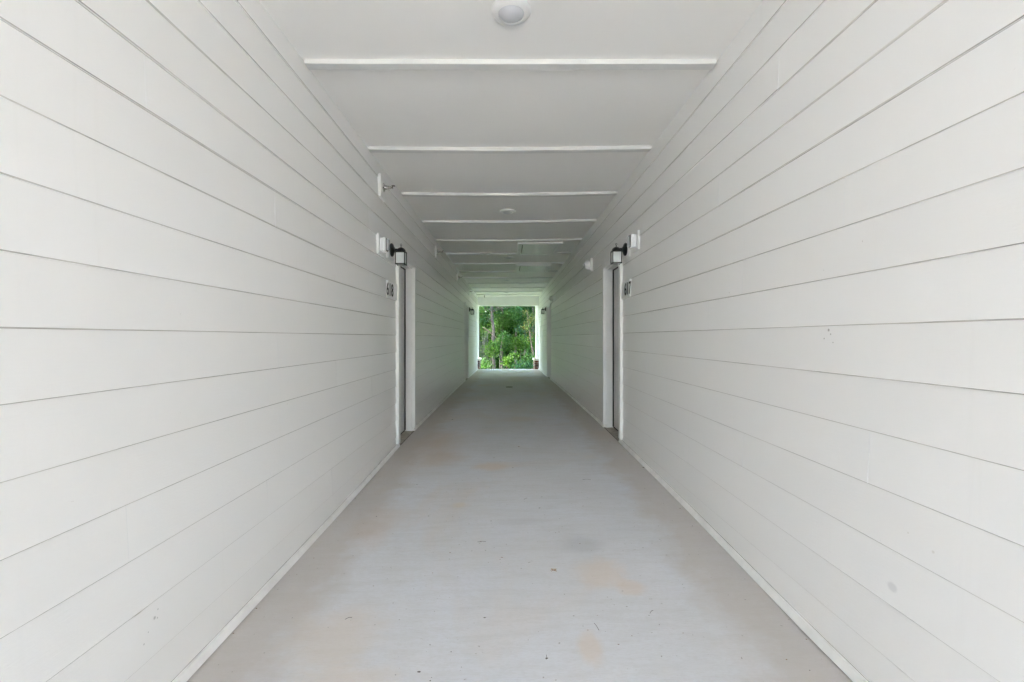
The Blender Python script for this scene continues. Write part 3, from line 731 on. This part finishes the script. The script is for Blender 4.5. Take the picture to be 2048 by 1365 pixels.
tag(m.build('pavement', M['pavement'], dz=E), 'pale concrete pavement outside the near entrance', 'pavement', kind='structure')

# ------------------------------------------------------------------ woods
def leaf_arrays(pts, size, flat=.35):
    """one folded four-point leaf per point"""
    n = len(pts); d = rng.normal(size=(n, 3)); d[:, 2] -= .25; d /= np.linalg.norm(d, axis=1)[:, None]
    u = rng.normal(size=(n, 3)); u[:, 2] *= flat; u -= d*(u*d).sum(1)[:, None]; u /= np.linalg.norm(u, axis=1)[:, None]
    w_ = np.cross(d, u); L = size*rng.uniform(.6, 1.3, n)[:, None]; Wd = L*.36
    a = pts; b = pts + d*L*.5 + u*Wd + w_*L*.08; c = pts + d*L; e = pts + d*L*.5 - u*Wd + w_*L*.08
    v = np.stack([a, b, c, e], 1).reshape(-1, 3)
    return v
def foliage(name, pts, size, mat, parent=None):
    v = leaf_arrays(np.asarray(pts), size); n = len(v)//4
    me = bpy.data.meshes.new(name); me.vertices.add(len(v)); me.vertices.foreach_set('co', v.astype(np.float32).ravel())
    idx = np.arange(len(v), dtype=np.int32)
    me.loops.add(len(idx)); me.loops.foreach_set('vertex_index', idx)
    me.polygons.add(n); me.polygons.foreach_set('loop_start', np.arange(0, 4*n, 4, dtype=np.int32)); me.polygons.foreach_set('loop_total', np.full(n, 4, dtype=np.int32))
    me.materials.append(mat); me.update(calc_edges=True); me.validate()
    o = bpy.data.objects.new(name, me); COL.objects.link(o); o.parent = parent; return o
def blob_pts(cs, n, cl=.16):
    """leaf positions clustered in sprays through a set of ellipsoids (x, y, z, rx, ry, rz)"""
    out = []; vol = [c[3]*c[4]*c[5] for c in cs]; tot = sum(vol)
    for c, v in zip(cs, vol):
        k = max(6, int(n*v/tot)); ns = max(3, k//14)
        d = rng.normal(size=(ns, 3)); d /= np.linalg.norm(d, axis=1)[:, None]
        r = rng.uniform(.35, 1.05, ns)[:, None]**.6
        cen = d*r*np.array(c[3:6]) + np.array(c[:3])
        which = rng.integers(0, ns, k); off = rng.normal(size=(k, 3))*cl; off[:, 2] *= .5
        out.append(cen[which] + off)
    return np.concatenate(out)
def tree(name, base, pts, rads, blobs, n, size, leaf, bark, label, cat, group=None, cl=.16, trunk='trunk', crown='crown', limbs=True):
    r = empty(name, (base[0], base[1], base[2]+E)); tag(r, label, cat, group)
    b = MB(); o = Vector(base)
    P = [Vector(p) - o for p in pts]
    Q = []; RR = []
    for i in range(len(P)-1):
        for k in range(4):
            t_ = k/4; Q.append(P[i].lerp(P[i+1], t_) + Vector((random.uniform(-1,1), random.uniform(-1,1), 0))*rads[i]*.35*(0 if i == 0 and k == 0 else 1)); RR.append(rads[i]+(rads[i+1]-rads[i])*t_)
    Q.append(P[-1]); RR.append(rads[-1]); b.tube(Q, RR, 10)
    if limbs:
        for c in blobs:
            tgt = Vector(c[:3]) - o
            cand = min(range(len(Q)), key=lambda i: (Q[i]-tgt).length + max(0, Q[i].z-tgt.z)*2)
            s_ = Q[cand]; mid = s_.lerp(tgt, .5) + Vector((0, 0, .15)); rr = RR[cand]*.4
            b.tube([s_, mid, tgt], [rr, rr*.6, rr*.25], 6)
            for _ in range(3):
                e = tgt + Vector((random.uniform(-1,1)*c[3], random.uniform(-1,1)*c[4], random.uniform(-.6,1)*c[5]))*.8
                b.tube([mid, mid.lerp(e, .5)+Vector((0,0,.1)), e], [rr*.4, rr*.3, rr*.12], 5)
    b.build(trunk, bark, r, True)
    pts_ = blob_pts(blobs, n, cl) - np.array(base)
    foliage(crown, pts_, size, leaf, r)
    return r
def W_(u, v, d): return ((u-1015.2)*d/910, d, (675-v)*d/910)      # where something seen at photo pixel (u, v) stands at distance d

# main trunk
a0, a1, a2, a3 = W_(989, 748, 26), W_(987.5, 700, 26), W_(985.5, 650, 26), W_(984, 600, 26)
top = (a3[0]-.1, 26.1, 7.5)
bl = []
for _ in range(13): bl.append((a3[0]+random.uniform(-2.2, 2.2), 26+random.uniform(-1.6, 1.6), random.uniform(2.3, 7.5), random.uniform(.6, 1.1), random.uniform(.6, 1.1), random.uniform(.4, .8)))
for (u, v, rx, rz) in ((968, 622, .35, .3), (1003, 618, .4, .28), (1030, 615, .45, .25), (975, 640, .25, .2)):
    p = W_(u, v, 25.6); bl.append((p[0], p[1], p[2], rx, .5, rz))
tree('tall_tree', (a0[0], a0[1], gz(0, 26)-.1), [(a0[0], 26, gz(0, 26)-.1), a1, a2, a3, top], [.12, .095, .088, .08, .03], bl, 16000, .085, M['leaf_blue'], M['bark'],
     'tall straight brown trunk seen through the far opening, the thickest one there', 'tree', cl=.14)
# slim pale sapling
p0, p1, p2 = W_(998, 742, 24.5), W_(1001, 700, 24.5), W_(1006, 672, 24.5)
tree('sapling', (p0[0], p0[1], gz(0, 24.5)-.1), [(p0[0], 24.5, gz(0, 24.5)-.1), p1, p2], [.035, .025, .01], [(p2[0]+.05, 24.5, p2[2]-.1, .35, .3, .28), (p1[0]-.3, 24.4, p1[2]+.25, .25, .25, .2)], 650, .085, M['leaf'], M['bark_pale'],
     'slim pale sapling just beside the thick brown trunk', 'tree', cl=.10)
# dying sapling with yellow leaves
p0, p1, p2, p3 = W_(1068, 722, 24), W_(1063, 690, 24), W_(1058.5, 660, 24), W_(1054, 622, 24)
tree('dying_sapling', (p0[0]+.1, p0[1], gz(0, 24)-.1), [(p0[0]+.12, 24, gz(0, 24)-.1), p0, p1, p2, p3], [.04, .038, .032, .025, .01],
     [(*W_(1055, 626, 23.9), .14, .3, .18), (*W_(1062, 645, 23.9), .28, .3, .4), (*W_(1053, 655, 23.9), .22, .3, .35), (*W_(1064, 675, 23.9), .2, .2, .35)], 620, .075, M['leaf_dead'], M['deadwood'],
     'dark leaning sapling with yellow and brown leaves at the edge of the opening', 'tree', cl=.14)
# fallen dead branch hung across the trunk
b = MB(); q0, q1, q2, q3 = W_(966, 655, 25.2), W_(978, 664, 25.2), W_(990, 674, 25.2), W_(999, 681, 25.2)
b.tube([q0, q1, q2, q3], [.035, .03, .02, .008], 7); b.tube([q1, (q1[0]-.1, 25.1, q1[2]-.2)], .01, 5); b.tube([q2, (q2[0]+.15, 25.1, q2[2]+.15)], .008, 5)
br = b.build('fallen_branch', M['deadwood'], smooth=True, dz=E); tag(br, 'broken dead branch with yellowing leaves hung across the thick trunk', 'branch')
fp = np.concatenate([np.array([q1])+rng.normal(size=(70, 3))*[.28, .12, .10] + np.array([-.1, 0, .06]), np.array([q3])+rng.normal(size=(60, 3))*[.2, .1, .08]])
foliage('dry_leaves', fp + np.array([0, 0, E]), .07, M['leaf_dead'], br)
# shrubs
def shrub(u, v, d, rx, rz, n, size, leaf, label, cl=.19, cat='shrub', group='shrubs beyond the far opening', name='shrub'):
    c = W_(u, v, d); g = gz(c[0], d)
    bl = [(c[0]+random.uniform(-.5, .5)*rx, d+random.uniform(-.3, .3), c[2]+random.uniform(-.4, .4)*rz, rx*random.uniform(.45, .8), .4, rz*random.uniform(.4, .7)) for _ in range(5)]
    b0 = (c[0], d, g-.05)
    return tree(name, b0, [b0, (c[0]+.05, d, (g+c[2])/2), (c[0], d, c[2])], [.03, .025, .012], bl, n, size, leaf, M['bark'], label, cat, group, cl, 'stem', 'foliage')
shrub(1040, 690, 25.2, .55, .5, 2600, .075, M['leaf_yellow'], 'bright yellow-green bush filling the middle of the opening', cl=.24)
shrub(1058, 718, 23.2, .35, .45, 1100, .085, M['leaf'], 'leafy green bush low beside the brick pier next to the leaning sapling')
shrub(1048, 732, 22.4, .45, .22, 800, .10, M['leaf_blue'], 'low cool green bush at the slab edge under the bright bush', name='shrub')
shrub(1012, 724, 22.8, .30, .28, 330, .13, M['leaf_yellow'], 'sparse vine with large pale green leaves at the slab edge', cl=.1, cat='vine', name='vine')
shrub(1028, 712, 23.4, .20, .22, 170, .13, M['leaf_yellow'], 'thin shoot with large pale green leaves in front of the dark hollow', cl=.1, cat='vine', name='vine')
shrub(967, 728, 22.6, .28, .32, 620, .085, M['leaf'], 'low green bush beside the brick pier under the grey hanging vines')
shrub(980, 705, 24.4, .30, .6, 900, .085, M['leaf_yellow'], 'light green brush between the hanging vines and thick trunk')
shrub(1003, 690, 26.8, .5, .35, 1100, .10, M['leaf'], 'mid green bush behind the slim pale sapling')
shrub(1066, 680, 26.2, .45, .6, 1300, .10, M['leaf'], 'tall green bush behind the leaning yellow-leaved sapling')
# hanging grey vines on the left
vb = MB()
for k in range(34):
    u = random.uniform(954, 976); v1 = random.uniform(700, 742); v0 = random.uniform(655, 690); d = random.uniform(24.6, 26.4)
    a = W_(u, v0, d); c = W_(u+random.uniform(-5, 5), v1, d); mid = ((a[0]+c[0])/2+random.uniform(-.1, .1), d, (a[2]+c[2])/2)
    vb.tube([a, mid, c], .006, 4)
vv = vb.build('hanging_vines', M['vine'], smooth=True, dz=E); tag(vv, 'tangle of thin grey vine stems hanging beside the far pier', 'vines', kind='stuff')
# understorey trees
bk = [((1064, 622), 26.8, M['leaf'], 'mid green tree leaning in at the top corner over the yellow-leaved sapling'),
      ((955, 640), 28.5, M['leaf'], 'green tree with speckled crown at the edge of the opening behind the dead branch'),
      ((1030, 640), 29.5, M['leaf'], 'dark-hearted green tree filling the middle of the opening'),
      ((1048, 625), 27.5, M['leaf_blue'], 'tree with pale bluish-green leaves in the top corner of the opening'),
      ((1078, 650), 28.5, M['leaf_yellow'], 'yellow-green tree at the edge of the opening behind the leaning sapling'),
      ((1003, 650), 31.0, M['leaf'], 'green tree standing farther behind the thick trunk')]
for (uv, d, lf, lab) in bk:
    c = W_(*uv, d); g = gz(c[0], d)-.1; bl = []
    for _ in range(11): bl.append((c[0]+random.uniform(-1.3, 1.3), d+random.uniform(-.9, .9), random.uniform(-.2, 5.5), random.uniform(.5, .9), random.uniform(.5, .9), random.uniform(.3, .55)))
    bl.append((c[0], d, c[2], .8, .6, .45))
    tree('woodland_tree', (c[0], d, g), [(c[0], d, g), (c[0]+.1, d, 1), (c[0], d, 3.2), (c[0]-.1, d, 5.8)], [.09, .08, .06, .02], bl, 11000, .085, lf, M['bark'], lab, 'tree', 'trees beyond the far opening', cl=.15)
# thick forest behind, one mass
bl = []
for k in range(150):
    x = random.uniform(-17, 17); y = random.uniform(31.5, 39) if abs(x) < 5 else random.uniform(24, 37)
    bl.append((x, y, random.uniform(-2.2, 9), random.uniform(1, 1.9), random.uniform(.8, 1.5), random.uniform(.7, 1.5)))
bg_ = []
for gx_ in range(-6, 7):
    for gz_ in range(-2, 7):
        for gy_ in (32.2, 33.6, 35.2):
            bg_.append((gx_*1.0+random.uniform(-.4, .4), gy_+random.uniform(-.6, .6), gz_*.95+random.uniform(-.4, .4), .9, .6, .8))
for k in range(70):  # crowns above the view, added to dim sky light at the exit
    bl.append((random.uniform(-10, 10), random.uniform(21.5, 31), random.uniform(5.0, 8.5), random.uniform(1, 1.8), random.uniform(1, 1.7), random.uniform(.5, 1.0)))
fo = foliage('forest', np.concatenate([blob_pts(bl, 95000, .26), blob_pts(bg_, 85000, .24)]) + np.array([0, 0, E]), .22, M['leaf'])
tag(fo, 'dense green forest closing off the view beyond the far opening', 'forest', kind='stuff')
tb = MB()
for k in range(46):
    x = random.uniform(2.6, 16)*random.choice((-1, 1)); y = random.uniform(31, 38); r_ = random.uniform(.06, .16); g = gz(x, y)-.2
    tb.tube([(x, y, g), (x+random.uniform(-.3, .3), y, 4), (x+random.uniform(-.6, .6), y, 9)], [r_, r_*.8, r_*.4], 8)
tb.build('trunks', M['bark'], fo, True, dz=E)
bl = [(random.uniform(-6, 6), random.uniform(19.8, 29), -2.1+random.uniform(0, .2), .5, .5, .15) for _ in range(60)]
uc = foliage('undergrowth', blob_pts(bl, 7000, .15) + np.array([0, 0, E]), .11, M['leaf']); tag(uc, 'low green undergrowth covering the ground past the slab', 'undergrowth', kind='stuff')
